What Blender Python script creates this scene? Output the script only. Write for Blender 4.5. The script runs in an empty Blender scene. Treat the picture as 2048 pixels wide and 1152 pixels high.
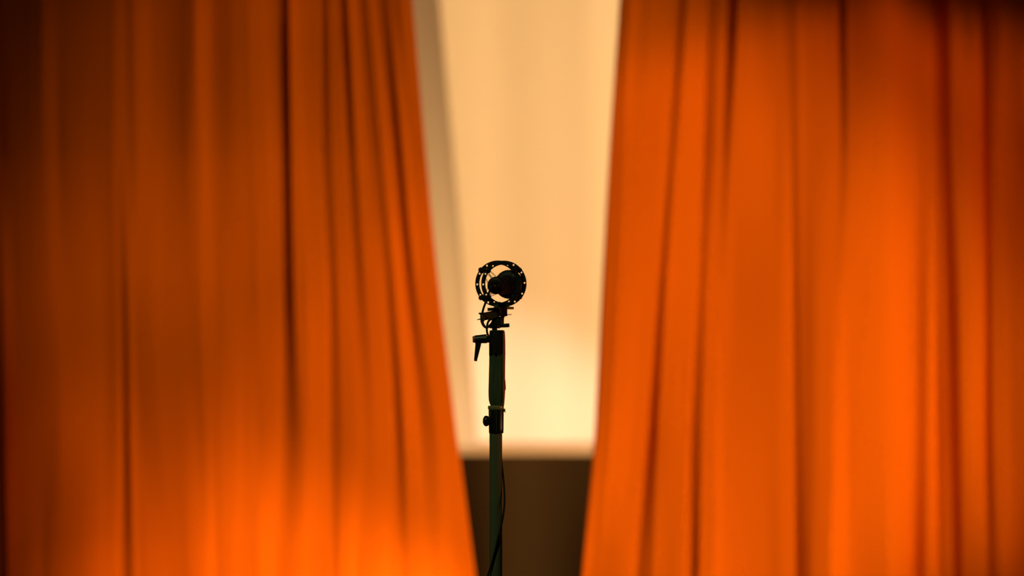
import bpy, bmesh, math, random
import numpy as np
from mathutils import Vector, Matrix

# ---------------------------------------------------------------- camera, world, lights, exposure
SC = bpy.context.scene
COL = SC.collection
cam_d = bpy.data.cameras.new('camera'); cam = bpy.data.objects.new('camera', cam_d); COL.objects.link(cam)
CAM_Y, CAM_Z = -11.378, 1.6
cam.location = (0, CAM_Y, CAM_Z); cam.rotation_euler = (math.radians(90), 0, 0)
cam_d.lens = 200; cam_d.sensor_width = 36; cam_d.clip_end = 100; cam_d.clip_start = 0.05
cam_d.dof.use_dof = True; cam_d.dof.focus_distance = 11.378; cam_d.dof.aperture_fstop = 2.6
SC.camera = cam
SC.view_settings.view_transform = 'Standard'; SC.view_settings.look = 'None'
SC.view_settings.gamma = 1; SC.view_settings.use_curve_mapping = False
SC.view_settings.exposure = 0
W = bpy.data.worlds.new('world'); SC.world = W; W.use_nodes = True
W.node_tree.nodes['Background'].inputs[0].default_value = (0.5, 0.45, 0.35, 1)
W.node_tree.nodes['Background'].inputs[1].default_value = 0.01

CY = 4.0                                   # depth of the orange curtains behind the microphone
def spot(name, loc, aim, half, power, blend, color, radius=0.05):
    d = bpy.data.lights.new(name, 'SPOT'); o = bpy.data.objects.new(name, d); COL.objects.link(o)
    d.energy = power; d.color = color; d.spot_size = 2 * half; d.spot_blend = blend; d.shadow_soft_size = radius
    o.location = loc
    o.rotation_euler = (Vector(aim) - Vector(loc)).to_track_quat('-Z', 'Y').to_euler()
    return o
def area(name, loc, aim, sx, sy, power, color, spread=180):
    d = bpy.data.lights.new(name, 'AREA'); o = bpy.data.objects.new(name, d); COL.objects.link(o)
    d.shape = 'RECTANGLE'; d.size = sx; d.size_y = sy; d.energy = power; d.color = color
    d.spread = math.radians(spread)
    o.location = loc
    o.rotation_euler = (Vector(aim) - Vector(loc)).to_track_quat('-Z', 'Y').to_euler()
    return o
MAIN = (1, 0.72, 0.3)
BY_ = 8.0
KS = 46.0
spot('front_wash_spot', (3.107, CY - 3.121, 0.050), (0.300, CY, 1.445), 0.250, 12.685 * KS, 0.702, (1, .88, .3))
spot('high_side_spot', (2.835, CY - 2.556, 4.103), (0.501, CY, 1.041), 0.260, 4.708 * KS, 0.318, (1, .62, .3))
spot('floor_uplight', (0.303, CY - 0.793, 0.071), (-0.416, CY, 0.513), 0.403, 4.200 * KS, 0.993, (1, .78, .3))
spot('curtain_fill_spot', (.95, CY - 1.0, .35), (-.28, CY, 1.15), .36, 0.75 * KS, 1, (1, .84, .3))  # added fill for the lower inner part of the left curtain
area('side_house_light', (-5.8, 1.6, 2.6), (.2, CY, 1.6), 1.0, 1.6, 5, (.9, 1, .25))
spot('stand_fill_spot', (-1.3, -2.6, 4.3), (-.02, 0, 1.45), .16, 105, .6, (.88, 1, .50), .15)  # added dim green fill for the stand and microphone, misses the curtains
# lights behind the right curtain that wash the cream backdrop
area('backdrop_wash', (1.9, 5.5, 2.3), (-.1, BY_, 1.7), .6, .6, 114, (1, .605, .24))
spot('backdrop_foot_spot', (.95, 6.9, 1.16), (-.10, BY_, 1.13), .34, 72, 1, (1, .72, .56), .05)
spot('orange_side_fill', (2.4, -.15, 1.2), (0, 0, 1.42), .14, 42, 1, (1, .36, .10), .08)  # added orange fill for the right sides of stand and microphone


# ---------------------------------------------------------------- helpers
def nodes(m): return m.node_tree.nodes, m.node_tree.links
def mat(name, base, rough=0.6, metal=0.0, noise=0.0, nscale=30, bump=0.0, bscale=200, spec=0.5, sheen=0.0, stretch=None):
    m = bpy.data.materials.new(name); m.use_nodes = True
    n, l = nodes(m); b = n['Principled BSDF']
    b.inputs['Roughness'].default_value = rough; b.inputs['Metallic'].default_value = metal
    b.inputs['Specular IOR Level'].default_value = spec
    b.inputs['Sheen Weight'].default_value = sheen
    tc = n.new('ShaderNodeTexCoord')
    src = tc.outputs['Object']
    if stretch:
        mp = n.new('ShaderNodeMapping'); mp.inputs['Scale'].default_value = stretch
        l.new(src, mp.inputs[0]); src = mp.outputs[0]
    t = n.new('ShaderNodeTexNoise'); t.inputs['Scale'].default_value = nscale; t.inputs['Detail'].default_value = 4
    l.new(src, t.inputs['Vector'])
    mx = n.new('ShaderNodeMix'); mx.data_type = 'RGBA'
    lo = tuple(c * (1 - noise) for c in base[:3]) + (1,); hi = tuple(min(1, c * (1 + noise)) for c in base[:3]) + (1,)
    mx.inputs[6].default_value = lo; mx.inputs[7].default_value = hi
    l.new(t.outputs['Fac'], mx.inputs[0]); l.new(mx.outputs[2], b.inputs['Base Color'])
    if bump:
        t2 = n.new('ShaderNodeTexNoise'); t2.inputs['Scale'].default_value = bscale; t2.inputs['Detail'].default_value = 3
        l.new(src, t2.inputs['Vector'])
        bp = n.new('ShaderNodeBump'); bp.inputs['Strength'].default_value = bump; bp.inputs['Distance'].default_value = 0.001
        l.new(t2.outputs['Fac'], bp.inputs['Height']); l.new(bp.outputs[0], b.inputs['Normal'])
    return m
def tag(o, label=None, cat=None, group=None, kind=None):
    if label: o['label'] = label
    if cat: o['category'] = cat
    if group: o['group'] = group
    if kind: o['kind'] = kind
    return o
def empty(name, loc, label, cat, group=None):
    o = bpy.data.objects.new(name, None); o.empty_display_size = .05; COL.objects.link(o); o.location = loc
    return tag(o, label, cat, group)
def link(name, bm, m, parent=None, smooth=True, bevel=0.0, auto=40):
    if bevel > 0:
        es = [e for e in bm.edges if len(e.link_faces) == 2 and e.calc_face_angle(0) > math.radians(35)]
        bmesh.ops.bevel(bm, geom=es, offset=bevel, segments=2, affect='EDGES', clamp_overlap=True)
    bmesh.ops.recalc_face_normals(bm, faces=bm.faces)
    for f in bm.faces: f.smooth = smooth
    if smooth:
        for e in bm.edges:
            if len(e.link_faces) == 2 and e.calc_face_angle(0) > math.radians(auto): e.smooth = False
    me = bpy.data.meshes.new(name); bm.to_mesh(me); bm.free(); me.materials.append(m)
    o = bpy.data.objects.new(name, me); COL.objects.link(o)
    if parent:
        o.parent = parent
        o.matrix_parent_inverse = Matrix.Translation(parent.matrix_world.translation if parent.parent else parent.location).inverted()
    return o
def frame(d):
    d = d.normalized(); up = Vector((0, 0, 1)) if abs(d.z) < .9 else Vector((1, 0, 0))
    a = d.cross(up).normalized(); return a, a.cross(d).normalized()
def lathe(bm, o, axis, prof, n=40, hole=False, sx=1.0, sy=1.0):
    """prof: (t along axis, radius) pairs; closed with caps, or into a ring when hole"""
    o = Vector(o); axis = Vector(axis).normalized(); a, b = frame(axis); rings = []
    for t, r in prof:
        rings.append([bm.verts.new(o + axis * t + a * (r * sx * math.cos(2 * math.pi * k / n)) + b * (r * sy * math.sin(2 * math.pi * k / n))) for k in range(n)])
    pairs = list(zip(rings, rings[1:])) + ([(rings[-1], rings[0])] if hole else [])
    for p, q in pairs:
        for k in range(n): bm.faces.new((p[k], p[(k + 1) % n], q[(k + 1) % n], q[k]))
    if not hole: bm.faces.new(rings[0]); bm.faces.new(rings[-1][::-1])
    return bm
def catmull(pts, sub=8):
    pts = [Vector(p) for p in pts]; P = [pts[0] * 2 - pts[1]] + pts + [pts[-1] * 2 - pts[-2]]; out = []
    for i in range(1, len(P) - 2):
        p0, p1, p2, p3 = P[i - 1:i + 3]
        for s in range(sub):
            t = s / sub
            out.append(.5 * (2 * p1 + (p2 - p0) * t + (2 * p0 - 5 * p1 + 4 * p2 - p3) * t * t + (3 * p1 - p0 - 3 * p2 + p3) * t ** 3))
    out.append(pts[-1]); return out
def tube(bm, pts, r, n=10, sub=8, smooth=True):
    P = catmull(pts, sub) if smooth and len(pts) > 2 else [Vector(p) for p in pts]
    rad = r if callable(r) else (lambda t: r)
    d = (P[1] - P[0]).normalized(); a, _ = frame(d); rings = []
    for i, p in enumerate(P):
        d = (P[min(i + 1, len(P) - 1)] - P[max(i - 1, 0)]).normalized()
        a = (a - d * a.dot(d)).normalized(); b = d.cross(a); rr = rad(i / (len(P) - 1))
        rings.append([bm.verts.new(p + a * (rr * math.cos(2 * math.pi * k / n)) + b * (rr * math.sin(2 * math.pi * k / n))) for k in range(n)])
    for p, q in zip(rings, rings[1:]):
        for k in range(n): bm.faces.new((p[k], p[(k + 1) % n], q[(k + 1) % n], q[k]))
    bm.faces.new(rings[0]); bm.faces.new(rings[-1][::-1]); return bm
def box(bm, lo, hi, rotz=0.0, piv=None, M=None):
    lo = Vector(lo); hi = Vector(hi); c = (lo + hi) / 2 if piv is None else Vector(piv)
    vs = []
    for k in range(8):
        v = Vector((hi.x if k & 1 else lo.x, hi.y if k & 2 else lo.y, hi.z if k & 4 else lo.z))
        if rotz: v = c + Matrix.Rotation(rotz, 3, 'Z') @ (v - c)
        if M: v = c + M @ (v - c)
        vs.append(bm.verts.new(v))
    for f in ((0, 1, 3, 2), (4, 6, 7, 5), (0, 4, 5, 1), (2, 3, 7, 6), (0, 2, 6, 4), (1, 5, 7, 3)): bm.faces.new([vs[i] for i in f])
    return bm
def B(): return bmesh.new()

# ---------------------------------------------------------------- materials
M_OR = mat('orange_curtain_cloth', (0.850, 0.1150, 0.0006), .95, noise=.03, nscale=6, bump=.15, bscale=900, spec=.06)
M_WH = mat('cream_drape_cloth', (.80, .74, .66), .95, noise=.02, nscale=3, bump=.1, bscale=700, spec=.06)
M_BR = mat('dark_brown_cloth', (.055, .035, .016), .95, noise=.15, nscale=2, bump=.1, spec=.04, stretch=(6, 6, .3))
M_DECK = mat('pale_deck_paint', (.66, .50, .36), .8, noise=.08, nscale=4)
M_FLOOR = mat('dark_stage_floor', (.02, .018, .015), .6, noise=.3, nscale=8, bump=.2)
M_WALL = mat('black_wall_paint', (.02, .02, .02), .9, noise=.2, nscale=5)
M_BLK = mat('black_metal', (.007, .0055, .005), .55, noise=.2, nscale=120, bump=.1, spec=.3)
M_RUB = mat('black_rubber', (.009, .008, .007), .6, noise=.2, nscale=200, spec=.3)
M_GRIP = mat('dark_green_painted_tube', (.070, .098, .050), .30, noise=.55, nscale=60, stretch=(3, 3, .3), spec=.6)
M_POLE = mat('dark_olive_pole_paint', (.11, .12, .06), .6, noise=.12, nscale=300, spec=.25)
M_OLV = mat('olive_metal', (.34, .36, .15), .4, metal=.3, noise=.3, nscale=200)
M_GLOSS = mat('glossy_black_plastic', (.008, .008, .007), .34, noise=.2, nscale=80, spec=.5)
M_RED = mat('red_lit_plate', (.50, .13, .035), .5, noise=.25, nscale=150)  # orange light on the plate is put into this base colour
M_ORP = mat('orange_plastic', (.42, .09, .02), .45, noise=.1, nscale=100)
M_BND = mat('brown_leather', (.035, .020, .009), .6, noise=.3, nscale=200)
M_SCR = mat('black_mesh', (.010, .008, .006), .5, noise=.3, nscale=500, bump=.4, bscale=1500)
M_CRD = mat('black_elastic', (.015, .013, .01), .8, noise=.1, nscale=300)

# ---------------------------------------------------------------- room shell
def slab(name, lo, hi, m): return tag(link(name, box(B(), lo, hi), m, smooth=False), kind='structure')
slab('floor', (-7, -13.5, -.2), (7, 9.5, 0), M_FLOOR)
slab('ceiling', (-7, -13.5, 4.6), (7, 9.5, 4.8), M_WALL)
slab('wall_back', (-7, 9.5, -.2), (7, 9.7, 4.8), M_WALL)
slab('wall_front', (-7, -13.7, -.2), (7, -13.5, 4.8), M_WALL)
slab('wall_left', (-7.2, -13.7, -.2), (-7, 9.7, 4.8), M_WALL)
slab('wall_right', (7, -13.7, -.2), (7.2, 9.7, 4.8), M_WALL)

# raised platform behind the curtains: pale deck, dark brown cloth-covered front
PF_Y, PF_Z = 6.62, 1.073
plat = empty('platform', (0, PF_Y, 0), 'platform under the cream backdrop, with dark brown cloth front and pale deck', 'platform')
link('deck', box(B(), (-4.5, PF_Y + .02, PF_Z - .04), (4.5, 9.3, PF_Z)), M_DECK, plat, smooth=False)
def cloth(name, m, parent, xs, zs, fn, yback=None):
    bm = B(); g = [[bm.verts.new((fn(x, z)[0], fn(x, z)[1], z)) for x in xs] for z in zs]
    for i in range(len(zs) - 1):
        for j in range(len(xs) - 1): bm.faces.new((g[i][j], g[i][j + 1], g[i + 1][j + 1], g[i + 1][j]))
    me = bpy.data.meshes.new(name); bm.to_mesh(me); bm.free()
    for p in me.polygons: p.use_smooth = True
    me.materials.append(m); o = bpy.data.objects.new(name, me); COL.objects.link(o)
    if parent: o.parent = parent; o.matrix_parent_inverse = Matrix.Translation(parent.location).inverted()
    return o
def skirt(x, z):
    d = .050 * math.sin(15 * (x - .04)) + .012 * math.sin(x * 3.7 - .5) + .002 * math.sin(x * 33)
    return x, PF_Y + d * (1.0 - .8 * z / PF_Z) - .012
link('front_rail', box(B(), (-4.5, PF_Y + .01, .9), (4.5, PF_Y + .05, PF_Z - .003)), M_BR, plat, smooth=False)
cloth('front_skirt', M_BR, plat, np.linspace(-4.5, 4.5, 400), np.linspace(.01, PF_Z - .001, 12), skirt)

# cream backdrop and the narrow cream drape hanging beside the left orange curtain
BY = 8.0
def sstep(a, b, x):
    t = min(1, max(0, (x - a) / (b - a))); return t * t * (3 - 2 * t)
def backdrop(x, z):
    d = .008 * math.sin(x * 6.0 + 2.2) + .0015 * math.sin(x * 17 + .6) + .0006 * math.sin(x * 31 + z)
    d += -.03 * math.exp(-((x - .27) / .06) ** 2) * .15 + .008 * math.exp(-((x + .05) / .09) ** 2)
    return x, BY + d
tag(cloth('cream_backdrop', M_WH, None, np.linspace(-4.4, 4.4, 900), np.linspace(PF_Z + .001, 4.59, 40), backdrop),
    'cream backdrop cloth filling the gap between the two orange curtains, glowing at its foot', 'backdrop')
DY = 7.55
def side_drape(u, z):
    # free edge leans: x at the top of frame / at the deck
    S = (DY - CAM_Y) / 11378
    xe = np.interp(z, [0.9, 1.07, 1.25, 1.7, 1.9, 2.3, 2.56, 4.6], [(v - 1024) * S for v in (958, 955, 948, 925, 915, 893, 880, 790)])
    x = xe - (1 - u) * (1.6 - .10 * (z - 1.07))
    w = (1 - u) * 1.6
    k = sstep(1.0, 2.7, z)
    d = (SD_A * k + SD_B) * .3 * math.tanh(w / .3)
    d += .20 * min(w, .03) * (1 - .9 * k)          # free edge bends forward
    d += .05 * math.sin(w * 11) * sstep(.12, .5, w)
    return x, DY + d
SD_A, SD_B = .66, -.06
us = 1 - np.linspace(0, 1, 200)[::-1] ** 1.8
tag(cloth('side_drape', M_WH, None, us, np.linspace(PF_Z + .001, 4.59, 40), side_drape),
    'narrow cream drape with a slanting edge showing beside the left orange curtain', 'drape')

# ---------------------------------------------------------------- orange curtains
ROWS = [50, 300, 570, 870, 1102]
S = (CY - CAM_Y) / 11378                 # metres per photograph pixel at the curtains
ZR = [CAM_Z + (576 - r) * S for r in ROWS]
GL = [[-8, -5, 2, 3, 8], [105, 107, 110, 112, 112], [240, 244, 250, 254, 258], [285, 287, 275, 295, 318], [408, 411, 414, 418, 422], [528, 535, 538, 540, 540], [570, 575, 578, 585, 582], [652, 657, 668, 673, 674], [690, 705, 722, 741, 733], [732, 756, 781, 801, 808], [773, 797, 821, 856, 866], [828, 850, 876, 912, 943]]
GR = [[1238, 1221, 1206, 1191, 1170], [1362, 1345, 1326, 1305, 1288], [1427, 1418, 1406, 1395, 1390], [1465, 1454, 1446, 1440, 1437], [1584, 1591, 1594, 1598, 1602], [1687, 1688, 1682, 1679, 1675], [1800, 1798, 1797, 1793, 1797], [1850, 1847, 1845, 1845, 1844], [1890, 1896, 1904, 1911, 1916], [1974, 1975, 1977, 1979, 1983], [2060, 2060, 2060, 2060, 2062]]
slopes_x0 = {'L': [-20.0, -17.0, -12.0, -12.0, -12.0], 'R': [1230.0, 1213.0, 1195.0, 1180.0, 1163.0]}
SL = [[-16,-17,-18,-19,-21,-22,-23,-23,-21,-21,-22,-21,-19,-18,-18,-18,-18,-18,-18,-18,-18,-17,-17,-17,-17,-19,-21,-21,-17,-12,-7,-8,-19,-31,-23,-2,15,23,21,20,22,25,25,19,13,9,7,4,-1,-2,0,1,1,1,2,2,2,1,1,1,1,1,1,1,2,2,2,2,1,1,2,2,3,3,3,2,2,2,1,0,-3,-3,2,5,7,13,22,26,21,17,16,14,8,-4,-14,-4,10,21,32,34,31,30,29,29,30,29,23,15,9,7,6,5,4,3,2,1,0,-1,-2,-4,-5,-6,-7,-8,-9,-9,-8,-9,-12,-18,-20,-11,-2,-3,-17,-25,-6,21,40,42,36,34,35,34,28,21,17,14,9,4,-2,-9,-12,-8,-1,-2,-13,-12,-11,-7,-3,-2,-2,0,1,2,4,5,4,0,-5,-4,7,17,18,15,13,13,14,15,15,15,17,18,16,11,8,6,6,6,0,-6,-7,-5,-11,-24,-32,-51,-60,-52,6,37,42,28,20,20,22,24,0,3,6,7,8,9,6,2,-4,-11,10,9,9,-2,-16,-25,-36,-41,-14,19,24,-5,-15,-11,7,27,15,-29,-60,-60,-39,-20,-3,17,27,15,7,10,19,5,-19,-27,-16,-17,-30,-23,2,17,-1,6,3,10,12,-18,-37,-25,-11,-15,-31,-36,-14,11,12,-6,-23,-21,-16,-2,9,14,6,11,13,14,13,12,10,9,8,7],
      [-13,-13,-14,-15,-16,-17,-17,-18,-23,-25,-22,-20,-18,-16,-13,-13,-14,-14,-12,-11,-11,-10,-11,-11,-11,-13,-12,-10,-8,-7,-6,-7,-9,-7,-5,-3,2,7,9,8,8,11,14,11,6,3,-3,-10,-12,-8,-5,-5,-4,-4,-3,-3,-2,-2,-2,-2,-1,-1,-1,0,1,1,1,0,-1,-2,-2,-2,-3,-3,-3,-3,-2,-3,-4,-8,-10,-5,4,11,10,7,6,7,8,9,8,7,7,4,-2,-7,-3,3,10,15,14,13,12,13,13,11,10,9,7,6,6,5,5,5,4,3,1,-1,-2,-3,-4,-5,-6,-8,-9,-8,-7,-9,-15,-19,-12,-6,-6,-6,-5,-2,1,4,6,7,9,13,22,29,22,13,8,4,4,5,5,-3,-8,-5,-3,-3,-6,-10,-9,-5,-2,-2,-2,-3,-1,1,3,2,2,2,1,-1,-2,0,2,3,3,5,7,9,7,3,-2,15,15,12,12,15,18,12,2,0,10,18,-15,-46,-33,-15,-48,-60,-42,15,24,11,8,13,18,18,18,20,22,-1,4,8,10,9,6,3,3,11,15,-3,-24,-28,-2,-16,-30,-18,5,11,4,1,0,1,3,6,14,13,-12,-31,-21,-23,-39,-24,12,21,13,11,17,23,2,1,7,3,-9,-16,-7,-4,-24,-39,-4,33,23,5,26,36,34,14,-4,-13,-22,-35,-54,-60,-23,35,49,35,28,27,24,19,13,5,0,6,13,18,20,20,20,19,18,17,17],
      [-60,-60,-60,-60,-60,-40,36,40,31,31,36,34,25,17,11,5,3,5,7,8,8,7,5,4,3,5,6,7,7,7,8,8,8,8,7,9,12,13,16,18,17,15,15,16,16,14,12,10,9,8,8,7,7,6,5,5,6,6,6,5,5,5,5,4,4,5,4,3,4,5,5,4,1,-1,-2,-3,-3,-4,-9,-12,-7,2,9,4,-7,-17,-24,-25,-19,-5,8,14,10,4,2,2,2,2,2,1,0,0,1,3,3,4,4,4,6,7,5,4,3,2,2,1,1,1,1,0,0,0,0,0,0,-1,-1,-2,-3,-5,-5,-4,-3,-3,-4,-6,-5,2,9,12,8,4,3,3,4,5,7,7,-3,-8,-4,-2,-3,-2,-1,-1,-1,-1,0,0,0,-1,-2,-2,-2,-1,-1,-2,-3,-4,-4,-4,-5,-8,-10,-5,0,4,4,2,0,-1,-1,0,-1,-1,-1,-1,0,-1,-4,3,11,-10,-48,-54,-22,-6,-49,-60,-48,11,18,4,-5,-6,-5,0,4,8,10,9,7,6,6,6,6,6,5,4,6,12,19,9,-10,-20,-16,-20,-27,-14,4,10,5,1,0,0,1,3,9,11,-2,-14,-13,-9,-14,-26,-28,-13,1,4,2,1,1,2,2,3,6,8,5,3,6,6,-6,-21,-26,-25,-19,-1,18,28,19,14,22,32,17,-16,-31,-24,-21,-26,-30,-18,3,17,17,10,6,5,3,2,4,9,12,10,6,3,3,2,2,1,1],
      [-60,-60,-60,-60,-60,-60,-60,13,60,60,60,60,60,60,56,45,37,30,28,27,27,25,23,22,20,19,18,17,15,14,13,12,12,11,11,10,10,9,8,6,4,6,12,16,16,15,17,19,18,16,14,13,13,12,11,11,11,11,10,10,9,9,8,7,7,7,6,5,5,6,6,6,3,0,-1,-2,-2,-4,-6,-7,-2,2,4,11,14,-8,-27,-35,-37,-24,2,11,2,-1,4,-1,-8,-9,-8,-8,-11,-13,-12,-10,-10,-10,-11,-12,-11,-9,-8,-8,-8,-8,-7,-8,-9,-9,-9,-9,-9,-9,-9,-10,-11,-10,-9,-8,-8,-8,-8,-7,-6,-7,-8,-9,-9,-10,-13,-14,-10,-4,-1,-3,-5,-6,-2,-1,-10,-9,-4,-2,-1,-1,-1,-1,-1,-1,-1,-2,-1,0,2,5,8,4,0,-3,-3,-1,0,0,0,1,2,0,-4,-7,-7,-4,-3,-2,-1,-1,-1,0,0,-1,0,3,7,6,-2,-10,-14,-13,-10,-12,-24,-34,-25,-12,-9,-16,-22,-15,-6,1,3,0,-3,1,10,9,7,5,5,5,4,4,4,7,11,6,-2,-10,-17,-18,-14,-16,-20,-16,-11,-7,-3,-4,-5,-4,-3,-3,-2,-1,0,3,5,4,4,3,2,-1,-3,-2,0,3,3,4,5,6,7,6,6,5,4,3,6,13,13,1,-12,-24,-28,-26,-29,-24,-6,12,21,14,8,7,8,13,20,17,7,-2,-9,-12,-9,-10,-12,-11,-11,-10,-6,-3,3,9,10,8,6,6,6,7,6,5,5,4,3,3,2],
      [-56,-58,-58,-58,-59,-59,-60,-60,-58,5,44,35,24,24,26,24,20,18,17,15,13,12,13,14,14,14,13,14,16,16,11,7,6,5,3,-2,-3,2,6,7,6,6,6,6,7,8,8,8,8,8,8,9,9,9,9,9,9,8,9,11,12,12,13,13,13,13,14,14,15,16,17,17,16,14,13,12,11,11,11,13,13,14,16,18,9,-4,-12,-14,-12,-13,-16,-18,-12,5,20,11,1,-2,-2,-1,1,2,2,2,2,2,1,1,1,1,0,1,1,0,-1,-2,-2,-3,-3,-3,-4,-4,-4,-5,-5,-5,-7,-9,-6,-3,-1,-1,-1,-1,0,1,2,2,3,4,4,5,7,10,12,9,6,6,5,-7,-9,-5,-1,1,-1,-3,-4,-2,0,1,3,4,2,0,0,-1,-2,-3,-3,-3,-3,-3,-5,-8,-10,-5,1,4,7,9,6,4,2,2,3,4,3,0,-3,-5,-8,-10,-12,-11,-9,-9,-11,-13,-12,-10,-9,-8,-8,-8,-8,-7,-4,-2,-3,-5,-7,-8,-8,-8,-9,-9,-10,-10,-11,-12,-13,-13,-13,-12,-10,-10,-12,-16,-23,-26,-19,-6,-3,-6,-8,-8,-7,-4,0,3,-1,-5,-7,-6,-9,-13,-14,-11,-8,-6,-6,-15,-11,-5,-5,-5,-5,-5,-4,-3,-1,3,6,2,-3,-5,-2,-3,-4,-3,-3,-4,-6,-12,-16,-13,-9,-6,-4,-3,-2,-1,0,1,2,5,8,10,10,9,9,10,8,4,2,5,9,12,14,16,19,20,18,15,14,14,13,12,9,6,7,9,10,10,8,6,6,7,6,5,5,4,4]]
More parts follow.
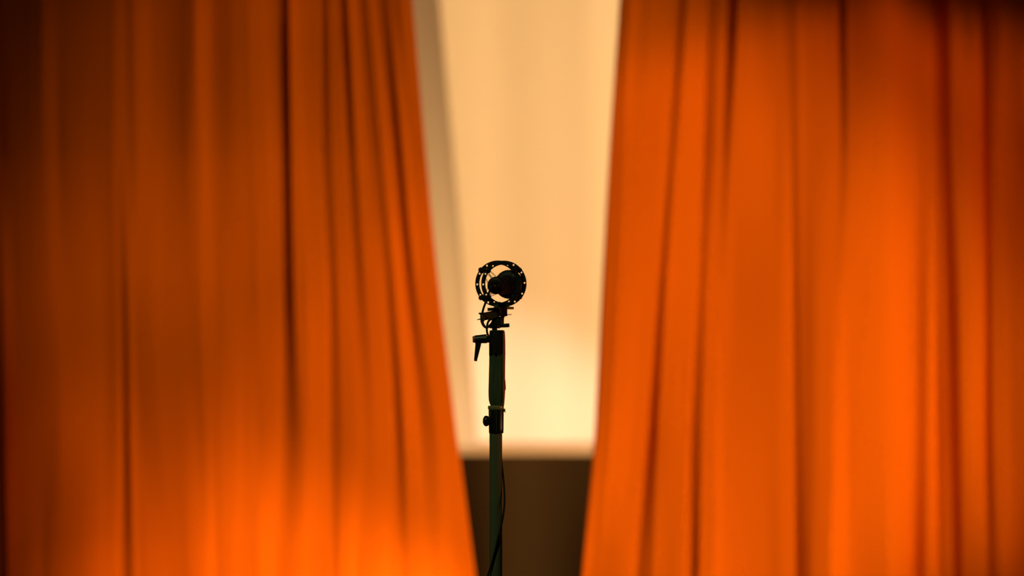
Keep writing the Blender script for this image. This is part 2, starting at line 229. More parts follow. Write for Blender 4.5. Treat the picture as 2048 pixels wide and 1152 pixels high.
SR = [[-1,-1,-1,-1,-1,-2,-10,-22,-15,9,30,39,34,29,29,29,21,12,4,3,5,8,10,13,14,15,16,16,17,18,18,17,16,15,13,12,11,14,17,13,3,-6,-12,-17,-30,-46,-37,-8,13,17,14,17,26,35,26,13,13,14,17,24,29,15,-4,-22,-16,-6,-17,-30,-25,-4,11,4,-2,-1,8,-7,-41,-58,-53,-54,-60,-59,-27,8,12,2,-2,-1,0,1,2,5,10,5,-5,-2,-2,-3,-3,-3,-4,-5,-7,-8,-8,-7,-5,-5,-3,0,2,-2,-6,-9,-11,-15,-17,-15,-13,-18,-22,-16,-4,6,8,6,3,2,0,-2,-3,-3,-2,0,1,1,2,3,4,4,2,1,-1,-3,-5,-5,3,15,7,-21,-55,-59,-57,-59,-54,-20,-2,-8,-15,-17,-17,-17,-16,-15,-14,-14,-14,-13,-11,-8,-6,-4,-3,-3,-1,0,0,2,6,11,15,18,19,21,24,28,33,40,47,54,59,57,52,47,42,37,32,28,28,28,29,29,29,28,28,28,30,32,36,42,50,50,33,5,-22,-31,-34,-40,-49,-60,-60,-60,-60,-60,-24,-11,-6,12,26,22,5,-1,10,6,-8,-8,-8,-11,-7,-1,7,18,35,50,36,-8,-60,-60,-60,-60,-60,-34,-30,-33,-35,-34,-30,-12,-1,4,6,7,6,1,-5,-9,-7,-4,-2,-7,-11,5,24,28,27,26,25,24,23,22,21],
      [3,3,3,3,3,1,-4,-13,-19,-13,-2,3,3,1,2,7,11,10,7,6,6,6,6,6,7,8,7,7,7,8,7,7,8,8,8,9,9,12,18,22,12,3,-1,-13,-27,-25,-16,-6,8,19,17,13,12,13,13,14,16,17,16,14,13,14,19,24,12,-6,-22,-24,-23,-28,-31,-21,-9,-3,-7,-6,3,6,-9,-28,-36,-38,-23,-3,2,0,-2,-2,0,3,3,2,1,2,2,3,3,3,3,3,3,4,5,4,3,2,0,-1,-2,-2,0,2,6,-17,-12,-9,-8,-8,-9,-9,-7,-2,-1,-11,-23,-25,-23,-24,-21,-11,-2,-4,-9,-11,-12,-13,-13,-12,-13,-13,-13,-13,-14,-13,-12,-12,-11,-10,-10,-8,-6,-7,-10,-10,-5,-5,-19,-33,-32,-29,-25,-14,-6,-6,-8,-9,-8,-7,-6,-4,-3,-1,0,0,1,1,1,2,3,5,6,8,9,9,10,11,14,18,23,28,33,39,44,46,45,45,45,45,44,42,40,39,38,35,31,27,23,18,10,4,5,6,7,7,8,9,8,5,6,7,0,-12,-25,-32,-35,-41,-45,-49,-60,-60,-42,-6,12,11,2,-3,6,16,21,26,31,35,39,45,49,51,51,51,55,60,60,60,-10,-60,-60,-60,-45,-20,-15,-15,-10,0,10,11,7,3,1,-2,-5,-8,-10,-12,-10,-10,-18,-27,-31,-30,-26,-22,-21,-20,-19,-18,-17,-16,-15],
      [-15,-16,-16,-17,-17,-12,-1,2,-2,-6,-7,-9,-7,-3,2,6,12,16,15,13,12,12,13,14,15,16,16,17,17,16,15,15,16,16,17,16,12,10,14,22,24,-1,-29,-36,-35,-33,-9,19,25,18,15,17,16,15,14,13,13,13,13,13,13,13,12,11,12,15,21,23,6,-16,-21,-22,-21,-7,8,11,8,6,5,5,5,5,5,4,4,4,4,3,4,6,4,0,-2,-6,-7,-6,-6,-6,-6,-5,-6,-6,-7,-7,-8,-8,-7,-7,-8,-8,-9,-9,-8,-8,-8,-7,-7,-7,-7,-10,-11,-8,-6,-4,-1,1,-2,-2,7,14,0,-20,-31,-33,-33,-26,-18,-14,-15,-18,-21,-23,-23,-20,-16,-13,-12,-11,-10,-7,-4,-5,-6,-6,-6,-6,-5,-5,-5,-6,-6,-4,-1,1,4,6,5,4,3,4,4,4,4,4,3,3,3,3,4,4,5,6,6,6,7,7,7,7,7,9,11,13,16,19,22,25,26,27,28,30,32,35,35,33,31,29,29,26,21,15,10,5,3,2,-2,-12,-26,-32,-26,-19,-15,-10,-3,6,12,18,18,-6,-33,-38,-25,-10,-12,-40,-60,-60,-60,-60,-60,-53,-43,-30,-15,-1,2,-2,-4,-2,3,8,13,18,23,27,28,28,33,49,52,-16,-60,-60,-60,-22,-1,-5,-9,-9,-6,-3,1,5,6,5,3,2,0,0,0,1,2,2,5,13,20,21,20,19,18,18,17,16,16],
      [-21,-21,-21,-22,-23,-16,-1,3,-2,-6,-7,-9,-8,1,13,23,24,22,21,21,22,24,25,26,27,28,30,32,24,12,15,15,13,11,12,16,22,19,0,-16,-24,-34,-46,-55,-60,-43,-4,12,3,-3,-3,-1,1,2,3,4,6,7,7,7,7,6,5,3,4,12,25,21,-13,-40,-32,-22,-25,-37,-42,-13,16,12,4,3,3,2,2,7,13,19,21,17,13,10,7,5,3,3,3,3,3,3,3,2,1,1,1,1,1,1,1,0,0,0,0,-1,-1,-1,-1,-2,-3,-3,-3,-3,-3,-5,-6,-7,-6,-4,-2,0,2,2,0,-2,-2,4,10,3,-6,-13,-27,-44,-45,-33,-23,-21,-22,-25,-26,-24,-20,-16,-14,-12,-9,-5,-4,-5,-5,-5,-6,-9,-10,0,13,23,27,26,27,28,28,30,31,26,17,10,2,-3,-1,2,3,5,6,7,7,7,8,8,7,7,8,8,9,9,8,8,9,12,14,16,17,19,21,23,24,26,29,32,36,37,35,33,31,31,32,32,27,18,11,6,3,-3,-15,-33,-41,-32,-22,-16,-8,6,22,33,42,44,13,-26,-41,-38,-36,-35,-31,-21,-20,-52,-60,-60,-60,-60,-60,-59,-19,-5,-7,-7,-2,6,11,14,16,18,21,25,28,29,37,41,3,-60,-60,-60,-59,-24,0,0,-5,-5,-2,1,4,8,11,9,5,1,-1,-3,-4,-4,-5,-4,0,5,6,6,6,6,5,5,5,5],
      [13,13,13,12,12,9,2,-1,-2,-2,-4,-7,-10,-10,-6,-1,4,-12,-12,-8,-6,-5,-5,-7,-7,-5,-2,0,0,1,2,3,6,10,13,9,8,10,2,-16,-32,-31,-23,-22,-24,-19,-21,-28,-21,1,15,12,6,3,2,2,2,1,0,-2,-4,-4,-2,1,3,3,3,3,4,11,22,21,0,-19,-28,-37,-47,-52,-55,-12,28,19,6,2,3,5,5,6,12,22,34,43,42,35,28,23,18,14,12,12,11,10,9,9,8,7,7,7,7,6,5,5,4,3,2,2,2,2,1,0,0,0,0,-1,-3,-4,-5,-7,-10,-12,-11,-8,-6,-5,-4,-2,1,2,-1,-4,-1,6,2,-23,-48,-52,-47,-47,-43,-36,-32,-31,-28,-23,-17,-12,-9,-11,-12,-12,-11,-10,-9,-11,-9,2,15,27,37,39,36,35,34,32,31,31,29,24,17,12,7,2,-2,-3,-3,-3,-3,-3,-3,-4,-6,-6,-6,-5,-4,-3,-3,-2,-3,-4,-5,-4,0,4,7,12,19,25,30,33,36,40,44,45,44,44,45,49,54,54,34,10,-12,-28,-29,-30,-42,-54,-49,-30,-12,0,6,14,27,38,37,36,29,-6,-38,-35,-22,-14,-9,-11,-10,-9,-25,-56,-60,-60,-60,-58,-38,-19,-10,-13,-16,-16,-14,-11,-9,-6,-4,-5,-6,-3,4,7,-11,-36,-54,-51,-40,-33,-25,-17,-8,1,5,7,13,23,31,30,26,23,21,21,21,21,19,21,27,29,28,26,25,24,22,21,20,19]]

def decode(s): return np.array(s, float) / 50.0      # slope of the cloth, in fiftieths, one value per 3 px
def curtain(name, guides, slopes, side, label, z0=.012, z1=4.59):
    G = np.array(guides, float)                     # guide lines of the folds, x at each row
    nG = len(G)
    mid = G[:, 2]
    u_px = np.arange(mid[0], mid[-1] + .1, 1.5)     # fold coordinate = x on the middle row
    D = []
    for k in range(5):
        xk = np.interp(u_px, mid, G[:, k])
        sl = decode(slopes[k]); xs = slopes_x0[side][k] + 3.0 * np.arange(len(sl))
        s = np.interp(xk, xs, sl)
        dx = np.gradient(xk) * S
        D.append(np.cumsum(s * dx))
    D = np.array(D)
    # free extension beyond the frame edge: plain folds
    ext = np.arange(0, 1800, 6.0)
    rng = random.Random(7 if side == 'L' else 9)
    f = [(rng.uniform(.02, .035), rng.uniform(0, 6)) for _ in range(3)]
    wob = sum(.018 * np.sin(2 * math.pi * ext / p + q) - .018 * math.sin(q) for p, q in ((97, 1.0), (61, 2.0), (151, .4))) * np.minimum(1, ext / 60)
    zs = sorted(set(list(np.linspace(z0, z1, 46)) + ZR))
    bm = B(); rows = []
    for z in zs:
        r = 576 - (z - CAM_Z) / S
        rc = min(max(r, ROWS[0]), ROWS[-1])
        # Catmull-Rom weights over the rows
        i = max(0, min(3, int(np.searchsorted(ROWS, rc) - 1))); t = (rc - ROWS[i]) / (ROWS[i + 1] - ROWS[i])
        def cr(A):
            p1, p2 = A[i], A[i + 1]; p0 = A[i - 1] if i > 0 else 2 * p1 - p2; p3 = A[i + 2] if i < 3 else 2 * p2 - p1
            return .5 * (2 * p1 + (p2 - p0) * t + (2 * p0 - 5 * p1 + 4 * p2 - p3) * t * t + (3 * p1 - p0 - 3 * p2 + p3) * t ** 3)
        gx = cr(G.T)
        if r < ROWS[0]: gx = gx + (G[:, 0] - G[:, 1]) / 250 * (ROWS[0] - r) * (1 if r > -50 else (ROWS[0] + 50) / (ROWS[0] - r))
        if r > ROWS[-1]: gx = gx + (G[:, 4] - G[:, 3]) / 232 * min(r - ROWS[-1], 150)
        d = cr(D)
        x = np.interp(u_px, mid, gx)
        X = (x - 1024) * S; Y = CY + d
        if side == 'L':
            X = np.concatenate([X[0] - ext[:0:-1] * S, X]); Y = np.concatenate([Y[0] + wob[:0:-1], Y])
            # hem turned back on the free edge
            X = np.concatenate([X, [X[-1] + .003, X[-1] + .003, X[-1] - .004, X[-1] - .05]]); Y = np.concatenate([Y, [Y[-1] + .004, Y[-1] + .014, Y[-1] + .019, Y[-1] + .035]])
        else:
            X = np.concatenate([X, X[-1] + ext[1:] * S]); Y = np.concatenate([Y, Y[-1] + wob[1:]])
            X = np.concatenate([[X[0] + .05, X[0] + .004, X[0] - .003, X[0] - .003], X]); Y = np.concatenate([[Y[0] + .035, Y[0] + .019, Y[0] + .014, Y[0] + .004], Y])
        rows.append([(a, b, z) for a, b in zip(X, Y)])
    V = np.array(rows); nr, nc = V.shape[:2]
    faces = [(i * nc + j, i * nc + j + 1, (i + 1) * nc + j + 1, (i + 1) * nc + j) for i in range(nr - 1) for j in range(nc - 1)]
    bm.free(); me = bpy.data.meshes.new(name); me.from_pydata(V.reshape(-1, 3).tolist(), [], faces)
    for p in me.polygons: p.use_smooth = True
    me.materials.append(M_OR); o = bpy.data.objects.new(name, me); COL.objects.link(o)
    return tag(o, label, 'curtain')
curtain('stage_curtain', GL, SL, 'L', 'tall pleated orange stage curtain left of the microphone, brightly lit at its foot')
curtain('stage_curtain', GR, SR, 'R', 'tall pleated orange stage curtain right of the microphone, evenly lit with a dark upper corner')

# ---------------------------------------------------------------- microphone stand
def P(px, py, y=0.0): return Vector(((px - 1024) * .001, y, CAM_Z + (576 - py) * .001))
CX = (991.6 - 1024) * .001
stand = empty('microphone_stand', (CX, 0, 0), 'dark olive microphone stand rising in the gap between the orange curtains', 'stand')
Z = lambda py: CAM_Z + (576 - py) * .001
link('pole', lathe(B(), (CX, 0, .42), (0, 0, 1), [(0, .0127), (Z(862) - .42, .0127)], 48), M_POLE, stand)
link('lower_tube', lathe(B(), (CX, 0, .10), (0, 0, 1), [(0, .0155), (.40, .0155), (.402, .0145)], 40), M_BLK, stand)
link('leg_hub', lathe(B(), (CX, 0, .40), (0, 0, 1), [(0, .02), (.003, .024), (.06, .024), (.063, .02)], 40), M_BLK, stand)
for k in range(3):
    a = math.radians(90 + 120 * k); e = Vector((CX + .40 * math.cos(a), .40 * math.sin(a), .018))
    lg = link('leg', tube(B(), [Vector((CX + .02 * math.cos(a), .02 * math.sin(a), .43)), Vector((CX + .30 * math.cos(a), .30 * math.sin(a), .13)), e], .009, 12), M_BLK, stand)
    fb = link('rubber_foot', lathe(B(), e + Vector((0, 0, -.018)), (0, 0, 1), [(0, .013), (.024, .013), (.03, .009)], 16), M_RUB, lg)
    link('brace', tube(B(), [Vector((CX + .014 * math.cos(a), .014 * math.sin(a), .16)), Vector((CX + .22 * math.cos(a), .22 * math.sin(a), .22))], .005, 8), M_BLK, stand)
# collar with its knob
cc = (992.4 - 1024) * .001
bm = lathe(B(), (cc, 0, Z(866.5)), (0, 0, 1), [(0, .0138), (.001, .0145), (.010, .0148), (.046, .0152), (.0475, .0148)], 48)
col = link('collar', bm, M_GLOSS, stand)
link('collar_glint', box(B(), P(992.6, 863, -.0156), P(993.6, 822, -.0140)), M_GRIP, col, smooth=False)  # greenish glint on the collar, painted as a thin green strip
bm = lathe(B(), P(978.5, 842), (-1, 0, 0), [(0, .0075), (.001, .0085), (.0018, .0092), (.0030, .0100), (.0050, .0107), (.0072, .0107), (.0092, .0099), (.0110, .0080), (.0122, .0056), (.0129, .0028), (.0130, .0008)], 28)
link('knob', bm, M_GLOSS, stand)
link('knob', lathe(B(), P(1006, 840), (1, 0, 0), [(0, .005), (.0012, .0045)], 16), M_GLOSS, stand)
bm = lathe(B(), (cc - .0006, 0, Z(819.2)), (0, 0, 1), [(0, .0150), (.001, .0158), (.0065, .0160), (.0078, .0148)], 48)
ring = link('locking_ring', bm, M_OLV, stand); ring['label'] = 'olive metal locking ring'
bm = B()
vs = [(1006, 817), (1009.5, 817), (1011.2, 820), (1010.6, 822), (1011.7, 826), (1009.2, 824), (1008, 824), (1006, 822)]
f = [bm.verts.new(P(a, b, -.003)) for a, b in vs]; g = [bm.verts.new(P(a, b, .003)) for a, b in vs]
bm.faces.new(f); bm.faces.new(g[::-1])
for i in range(len(f)): bm.faces.new((f[i], g[i], g[(i + 1) % len(f)], f[(i + 1) % len(f)]))
link('catch', bm, M_OLV, ring)
# grip tube: oval section following the photographed outline
prof = [(813, 981, 1007.4), (810, 980.6, 1008.2), (806, 979.0, 1008.8), (800, 977.6, 1009.3), (790, 977.0, 1009.8), (780, 976.9, 1010.3), (770, 977.2, 1010.4), (750, 977.6, 1010.2),
        (730, 978.2, 1010.3), (715, 978.4, 1010.6), (706, 978.3, 1010.6), (690, 978.2, 1010.6), (680, 978.4, 1010.0), (668, 979.0, 1009.6), (663.5, 979.6, 1009.0), (661.2, 980.8, 1008.4), (660.2, 982.5, 1006)]
bm = B(); rings = []; n = 40
for py, a, b in prof:
    cx_, hw = (a + b) / 2, (b - a) / 2000; r = []
    for k in range(n):
        t = 2 * math.pi * k / n; c, s = math.cos(t), math.sin(t)
        q = .75
        r.append(bm.verts.new(P(cx_, py) + Vector((hw * math.copysign(abs(c) ** q, c), hw * .95 * math.copysign(abs(s) ** q, s), 0))))
    rings.append(r)
for p, q in zip(rings, rings[1:]):
    for k in range(n): bm.faces.new((p[k], p[(k + 1) % n], q[(k + 1) % n], q[k]))
bm.faces.new(rings[0]); bm.faces.new(rings[-1][::-1])
link('grip_tube', bm, M_GRIP, stand)
# black clamp sleeve over the upper part, irregular lower rim
bm = B(); rings = []
low = lambda t: 705 + 7 * (0.5 + 0.5 * math.sin(t * 2 + .6)) + 5 * math.exp(-((t - 4.9) / .25) ** 2)
for j in range(7):
    r = []
    for k in range(n):
        t = 2 * math.pi * k / n; c, s = math.cos(t), math.sin(t); q = .75
        py = 661.0 + (low(t) - 661.0) * j / 6; cx_ = np.interp(py, [662, 668, 720], [994.2, 994.3, 994.45]); hw = np.interp(py, [660.5, 664, 680, 725], [.0146, .0156, .0162, .0165])
        r.append(bm.verts.new(P(cx_, py) + Vector((hw * math.copysign(abs(c) ** q, c), hw * .97 * math.copysign(abs(s) ** q, s), 0))))
    rings.append(r)
for p, q in zip(rings, rings[1:]):
    for k in range(n): bm.faces.new((p[k], p[(k + 1) % n], q[(k + 1) % n], q[k]))
bm.faces.new(rings[0]); bm.faces.new(rings[-1][::-1])
link('clamp_sleeve', bm, M_BLK, stand)
# tube's orange-lit right side, the light painted as a red-brown strip
bm = B()
pr = [(661.5, -1.4), (664, -.3), (668, .0), (690, .8), (730, .5), (758, .3), (764, 1.2), (770, 1.6), (778, 1.8), (781, .6), (796, -.3), (806, -1.2)]
lf = [(bm.verts.new(P(1006.0, y, -.0150)), bm.verts.new(P(1009.9 + w, y, -.0075)), bm.verts.new(P(1009.9 + w, y, .005)), bm.verts.new(P(1007.3, y, .006))) for y, w in pr]
for p, q in zip(lf, lf[1:]):
    for k in range(4): bm.faces.new((p[k], p[(k + 1) % 4], q[(k + 1) % 4], q[k]))
bm.faces.new(lf[0]); bm.faces.new(lf[-1][::-1])
ss = link('lit_side_strip', bm, mat('orange_lit_strip', (.42, .11, .03), .5, noise=.4, nscale=60), stand, bevel=.0004); ss['label'] = 'right side of the tube with orange light painted into its colour'
# locking handle
h = link('clamp_handle', lathe(B(), P(949.3, 678.6, -.004), Vector((1, 0, .05)), [(0, .0072), (.0006, .0078), (.006, .0082), (.024, .0092), (.0245, .0088)], 36), mat('handle_black_enamel', (.016, .018, .012), .4, noise=.2, nscale=100), stand)
bm = lathe(B(), P(950, 678.6, -.004), Vector((-1, 0, -.05)), [(0, .0066), (.0036, .0066), (.0048, .0056)], 32)
e = link('end_cap', bm, M_ORP, h); e['label'] = 'orange plastic end cap'
link('clamp_stub', lathe(B(), P(972, 678.6, -.003), (1, 0, 0), [(0, .0068), (.009, .0068)], 30), M_BLK, h)
bm = B()
pr = [(684, 950.6, 962.8, .005), (690, 950.7, 961.9, .005), (705, 949.4, 958.2, .0042), (719, 948.2, 954.4, .0034), (722, 948.3, 953.8, .003)]
lf = []
for y, a, b, t in pr:
    dy = (b - 948) * .05
    lf.append([bm.verts.new(P(a, y - .3, -.004 - t)), bm.verts.new(P(b, y + .7, -.004 - t)), bm.verts.new(P(b, y + .7, -.004 + t)), bm.verts.new(P(a, y - .3, -.004 + t))])
for p, q in zip(lf, lf[1:]):
    for k in range(4): bm.faces.new((p[k], p[(k + 1) % 4], q[(k + 1) % 4], q[k]))
bm.faces.new(lf[0]); bm.faces.new(lf[-1][::-1])
link('lever', bm, M_BLK, h, bevel=.0008)
# neck and swivel head
link('neck', lathe(B(), P(989.3, 662), (0, 0, 1), [(0, .0052), (.0058, .0052)], 28), M_GRIP, stand)
bm = lathe(B(), P(989.8, 656.8), (0, 0, 1), [(0, .0095), (.0015, .0122), (.0045, .0130), (.0075, .0124), (.009, .010)], 36)
sw = link('swivel_base', bm, M_BLK, stand)
head = link('swivel_head', lathe(B(), P(996.6, 650), (0, 0, 1), [(0, .0128), (.001, .0140), (.0155, .0144), (.017, .0138)], 40, sy=.8), M_BLK, stand)
link('neck_joint', lathe(B(), P(991.5, 651.5), (0, 0, 1), [(0, .0105), (.006, .0105)], 30), M_BLK, stand)
bm = tube(B(), [P(1000, 651.6, -.004), P(1010, 651.0, -.005), P(1016.2, 650.6, -.006), P(1018.9, 650.4, -.006)], lambda t: .0036 + .0004 * math.sin(t * 3.14) - (.0009 if t > .97 else 0), 16)
link('wing_knob', bm, M_BLK, stand)
# quick-release block and one plate, a dark part plus a part coloured as red-lit, under the shock mount
link('block', box(B(), P(999, 632.5, -.012), P(1014.6, 617.6, .010)), mat('dark_brown_block', (.20, .055, .018), .6, noise=.3, nscale=120), stand, smooth=False, bevel=.0006)
link('block_flange', box(B(), P(1001, 635, -.010), P(1009.5, 632, .009)), M_BND, stand, smooth=False, bevel=.0004)
pn = link('pin', lathe(B(), P(1013.5, 629.2, -.004), (1, 0, .02), [(0, .0009), (.0085, .0007), (.0105, .0004)], 10), M_RED, stand)
link('plate', box(B(), P(975, 621.4, -.020), P(1001, 615.1, .014), M=Matrix.Rotation(math.radians(-3.5), 3, 'Y')), M_BLK, stand, smooth=False, bevel=.0006)
pl = link('plate', box(B(), P(998, 618.6, -.036), P(1027.6, 613.6, .012)), M_RED, stand, smooth=False, bevel=.0004); pl['label'] = 'mounting plate with orange light painted into its red-brown colour'

# ---------------------------------------------------------------- shock mount
YAW = math.radians(12); AX = Vector((math.sin(YAW), math.cos(YAW), 0)); SIDE = Vector((math.cos(YAW), -math.sin(YAW), 0)); UP = Vector((0, 0, 1))
R1 = P(996.0, 567.3, -.028); RL = .056; R2 = R1 + AX * RL
sm = empty('shock_mount', P(999, 613), 'round black elastic shock mount with two drilled rings around the microphone', 'shock mount')
def drilled_ring(c, ro, ri, rh, nh, hr, th, name):
    cu = bpy.data.curves.new('ring_outline', 'CURVE'); cu.dimensions = '2D'; cu.fill_mode = 'BOTH'; cu.extrude = th / 2; cu.bevel_depth = .0002; cu.bevel_resolution = 1
    def circ(x, y, r, n):
        s = cu.splines.new('POLY'); s.points.add(n - 1); s.use_cyclic_u = True
        for k in range(n): s.points[k].co = (x + r * math.cos(2 * math.pi * k / n), y + r * math.sin(2 * math.pi * k / n), 0, 1)
    circ(0, 0, ro, 96); circ(0, 0, ri, 96)
    for k in range(nh):
        a = math.radians(2 + 360 / nh * k); circ(rh * math.cos(a), rh * math.sin(a), hr, 14)
    t = bpy.data.objects.new('ring_outline', cu); COL.objects.link(t)
    me = bpy.data.meshes.new_from_object(t.evaluated_get(bpy.context.evaluated_depsgraph_get()))
    bpy.data.objects.remove(t)
    M = Matrix((( SIDE.x, UP.x, -AX.x, c.x), (SIDE.y, UP.y, -AX.y, c.y), (SIDE.z, UP.z, -AX.z, c.z), (0, 0, 0, 1)))
    me.transform(M); me.name = name; me.materials.clear(); me.materials.append(M_BLK)
    o = bpy.data.objects.new(name, me); COL.objects.link(o); o.parent = sm; o.matrix_parent_inverse = Matrix.Translation(sm.location).inverted()
    return o
bpy.context.view_layer.update()
for c in (R1, R2): drilled_ring(c, .0460, .0384, .0424, 12, .0022, .0026, 'ring')
# posts joining the rings, a round knob on each end
for deg in (141, 220, 41, -40):
    a = math.radians(deg); off = SIDE * (.0447 * math.cos(a)) + UP * (.0447 * math.sin(a))
    ps = link('post', tube(B(), [R1 + off * .96 - AX * .001, R2 + off * .93 + AX * .001], .0030, 14, smooth=False), M_BLK, sm)
    for c, s in ((R1, -1), (R2, 1)):
        link('knob', lathe(B(), c + off * (.985 if c is R1 else .93) + AX * (s * .0012), AX * s, [(0, .0045), (.001, .0049), (.0042, .0049), (.0052, .0042)], 22), M_RUB, ps)
    # small tab reaching inwards, where the cords hook on
    for c in (R1, R2):
        link('cord_hook', tube(B(), [c + off * .93, c + off * .82], lambda t: .0050 - .0018 * t, 12, smooth=False), M_BLK, ps)
# inner cradle ring and the elastic cords
BC = R1 + Vector((0, 0, -.0036))                       # microphone axis origin
for tt in (-.019, .028):
    link('inner_cradle', lathe(B(), BC + AX * tt, AX, [(0, .0176), (.005, .0176), (.005, .0168), (0, .0168)], 40, hole=True), M_BLK, sm)
for deg in (141, 220, 41, -40):
    a = math.radians(deg)
    for c, tt in ((R1, -.0165), (R2, .0305)):
        for sg in (-1, 1):
            for j in (0, 1):
                a1 = a + sg * math.radians(1 + 2.5 * j); a2 = a + sg * math.radians(20 + 8 * j)
                st = c + SIDE * (.0385 * math.cos(a1)) + UP * (.0385 * math.sin(a1))
                en = BC + AX * tt + SIDE * (.0174 * math.cos(a2)) + UP * (.0174 * math.sin(a2))
                link('elastic_cord', tube(B(), [st, en], .00045, 6, smooth=False), M_CRD, sm)
# foot that clamps both rings
bm = box(B(), P(988, 615.4, -.034), P(1019, 609.4, .030)); ft = link('foot', bm, M_GRIP, sm, smooth=False, bevel=.0012)
link('foot_boss', box(B(), P(994.4, 611.5, -.036), P(1001.2, 603.6, -.0265)), M_GRIP, ft, smooth=False, bevel=.0010)
link('foot_boss', box(B(), P(1006.6, 611.5, -.036), P(1013.0, 604.0, -.0265)), M_GRIP, ft, smooth=False, bevel=.0010)

# ---------------------------------------------------------------- microphone
mic = empty('microphone', R1, 'black microphone seen from behind, held by elastic cords inside the round shock mount', 'microphone')
link('body', lathe(B(), BC + AX * .006, AX, [(-.031, .0148), (-.0302, .0160), (-.0285, .0168), (-.0265, .0171), (-.002, .0171), (-.0015, .0167), (-.0005, .0167), (0, .0172), (.034, .0172), (.0345, .0152), (.039, .0152), (.0395, .0173), (.058, .0175)], 56), M_BLK, mic)
link('end_bezel', lathe(B(), BC + AX * -.0275, AX, [(0, .0105), (.001, .0112), (.004, .0112)], 40), M_BLK, mic)
link('band', lathe(B(), BC + AX * .0445, AX, [(0, .0150), (.0002, .0154), (.0010, .0154), (.0012, .0150), (.0012, .0148), (0, .0148)], 48, hole=True), M_RED, mic)
link('band', lathe(B(), BC + AX * .063, AX, [(0, .0178), (.002, .0187), (.006, .0187), (.008, .0178), (.008, .0172), (0, .0172)], 48, hole=True), M_GLOSS, mic)
nk = BC + AX * .064 + UP * .0006
link('neck', lathe(B(), nk, AX, [(0, .0168), (.018, .0178), (.0185, .0195), (.023, .0195), (.0235, .0182), (.030, .0202)], 56), M_GLOSS, mic)
hd = BC + AX * .093 + UP * .0022
h = link('head_grille', lathe(B(), hd, AX, [(0, .0200), (.0025, .0252), (.006, .0276), (.009, .0286), (.017, .0288), (.021, .0279), (.0255, .0235), (.028, .015), (.029, .006)], 64), M_SCR, mic)
link('head_rim', lathe(B(), hd + AX * .0105, AX, [(0, .0287), (.0004, .0291), (.0044, .0291), (.0048, .0287), (.0048, .0270), (0, .0270)], 64, hole=True), M_BLK, h)

# ---------------------------------------------------------------- cable
cab = empty('cable', P(975, 600), 'thin black cable looping from the microphone down around its stand', 'cable')
pg = link('plug', lathe(B(), BC + AX * -.058, AX, [(0, .0050), (.002, .0068), (.006, .0076), (.024, .0078), (.025, .0088), (.0305, .0088)], 32), M_GLOSS, cab)
p0 = BC + AX * -.058
pts = [p0 + AX * .004, p0 - AX * .004 + Vector((-.001, 0, -.003)), P(980.6, 579, -.088), P(976.6, 590, -.080), P(971.8, 604, -.064), P(967.4, 616, -.044), P(965, 626, -.030), P(963.6, 636, -.026), P(966, 646, -.022), P(970.6, 654, -.016), P(974, 656, -.006),
       P(982, 648, .006), P(986, 640, -.002), P(982.0, 638.4, -.012), P(976.8, 643.0, -.017), P(974.2, 652, -.019), P(974, 662, -.020), P(976, 670, -.020), P(980, 678, -.020), P(984.5, 688, -.0195), P(988, 697, -.0195), P(990, 706, -.020), P(989, 713, -.019), P(982, 722, -.019), P(975.5, 740, -.004)]
link('cord', tube(B(), pts[:11], .0022, 12, 6), M_RUB, cab)
link('cord', tube(B(), pts[10:22], .0022, 12, 6), M_RUB, cab)
pts2 = [P(992, 722, .0185), P(994, 760, .020), P(993, 810, .021), P(996, 860, .019), P(1001, 905, .013), P(1003.6, 930, .008), P(1006.4, 955, .003), P(1008.6, 980, -.004), P(1009.0, 1005, -.010), P(1006.4, 1030, -.0145), P(1001.4, 1055, -.0155),
        P(995, 1080, -.0158), P(989, 1106, -.0155), P(982, 1132, -.0140), P(974, 1158, -.011), P(967, 1200, .002), P(975, 1300, .016), P(1004, 1420, .014), P(1011, 1540, -.006), P(990, 1700, -.022), P(976, 1900, -.030), P(960, 2060, -.060), P(930, 2150, -.12), P(900, 2171.5, -.22), P(820, 2171.5, -.40)]
link('cord', tube(B(), [P(990, 706, .0185)] + pts2, .0020, 12, 6), M_RUB, cab)
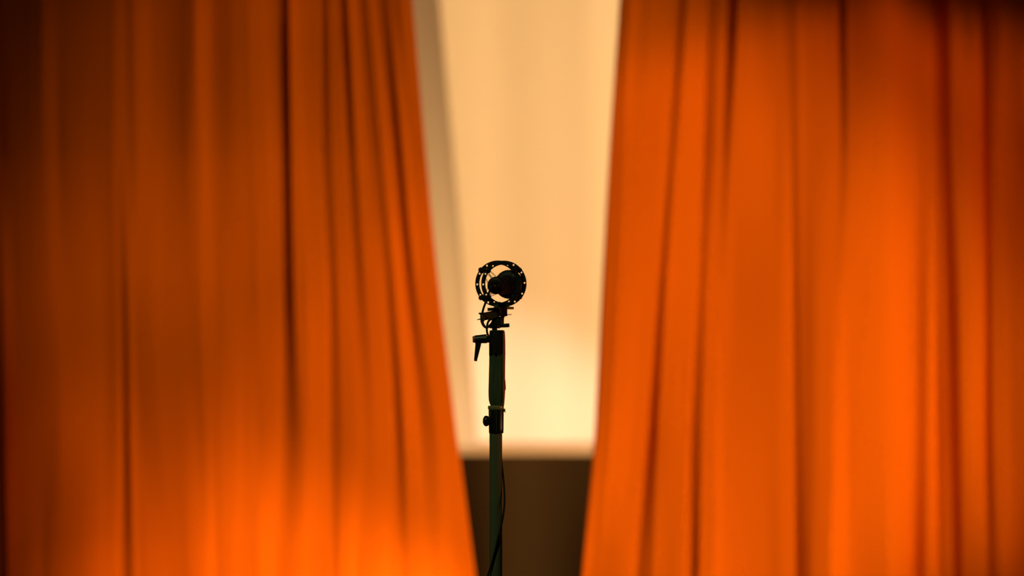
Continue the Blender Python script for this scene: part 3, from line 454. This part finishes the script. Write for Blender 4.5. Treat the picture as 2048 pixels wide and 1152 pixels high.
# brown leather strap bundle tied round the block
st = empty('cable_strap', P(978, 631), 'brown leather cable strap tied slanting across the block under the shock mount', 'strap')
def ribbon(bm, pts, w, th):
    Pp = catmull(pts, 6); rows = []
    for i, p in enumerate(Pp):
        t = i / (len(Pp) - 1); ww = w(t)
        d = (Pp[min(i + 1, len(Pp) - 1)] - Pp[max(i - 1, 0)]).normalized(); nrm = Vector((0, -1, 0)); s = nrm.cross(d).normalized()
        rows.append([bm.verts.new(p + s * ww + nrm * th), bm.verts.new(p - s * ww + nrm * th), bm.verts.new(p - s * ww - nrm * th), bm.verts.new(p + s * ww - nrm * th)])
    for p, q in zip(rows, rows[1:]):
        for k in range(4): bm.faces.new((p[k], p[(k + 1) % 4], q[(k + 1) % 4], q[k]))
    bm.faces.new(rows[0]); bm.faces.new(rows[-1][::-1]); return bm
link('strap_band', ribbon(B(), [P(961, 629.5, -.020), P(970, 628, -.022), P(984, 625.2, -.0165), P(998, 622.8, -.0155), P(1003, 622.5, -.013)], lambda t: .0034, .0012), M_BND, st, bevel=.0003)
link('strap_band', ribbon(B(), [P(960.5, 634.5, -.019), P(970, 634, -.022), P(984, 631.6, -.0165), P(996, 628.5, -.0155), P(1004, 626.5, -.013)], lambda t: .0038, .0014), M_BND, st, bevel=.0003)
link('strap_band', ribbon(B(), [P(964, 639, -.018), P(974, 637.6, -.021), P(986, 635, -.0165), P(1000, 630.5, -.0155)], lambda t: .0026 * (1 - .5 * t), .0011), M_BND, st, bevel=.0003)
link('strap_end', tube(B(), [P(966, 637, -.020), P(960, 638.2, -.022), P(954.2, 639.6, -.023)], lambda t: .0020 - .0014 * t, 8), M_BND, st)
link('buckle', tube(B(), [P(958.8, 628.5, -.026), P(960, 627.4, -.026), P(966, 627.6, -.027)], lambda t: .0026, 10), M_RUB, st)
link('strap_knot', lathe(B(), P(965.0, 644.5, -.028), (0.05, .1, 1), [(0, .0025), (.004, .0044), (.010, .0050), (.014, .0044), (.018, .0025)], 16), M_BND, st)
link('strap_tail', ribbon(B(), [P(962.5, 641, -.028), P(965, 648, -.028), P(968.6, 653.5, -.026), P(971.5, 655.4, -.024)], lambda t: .0022 - .0008 * t, .001), M_BND, st)
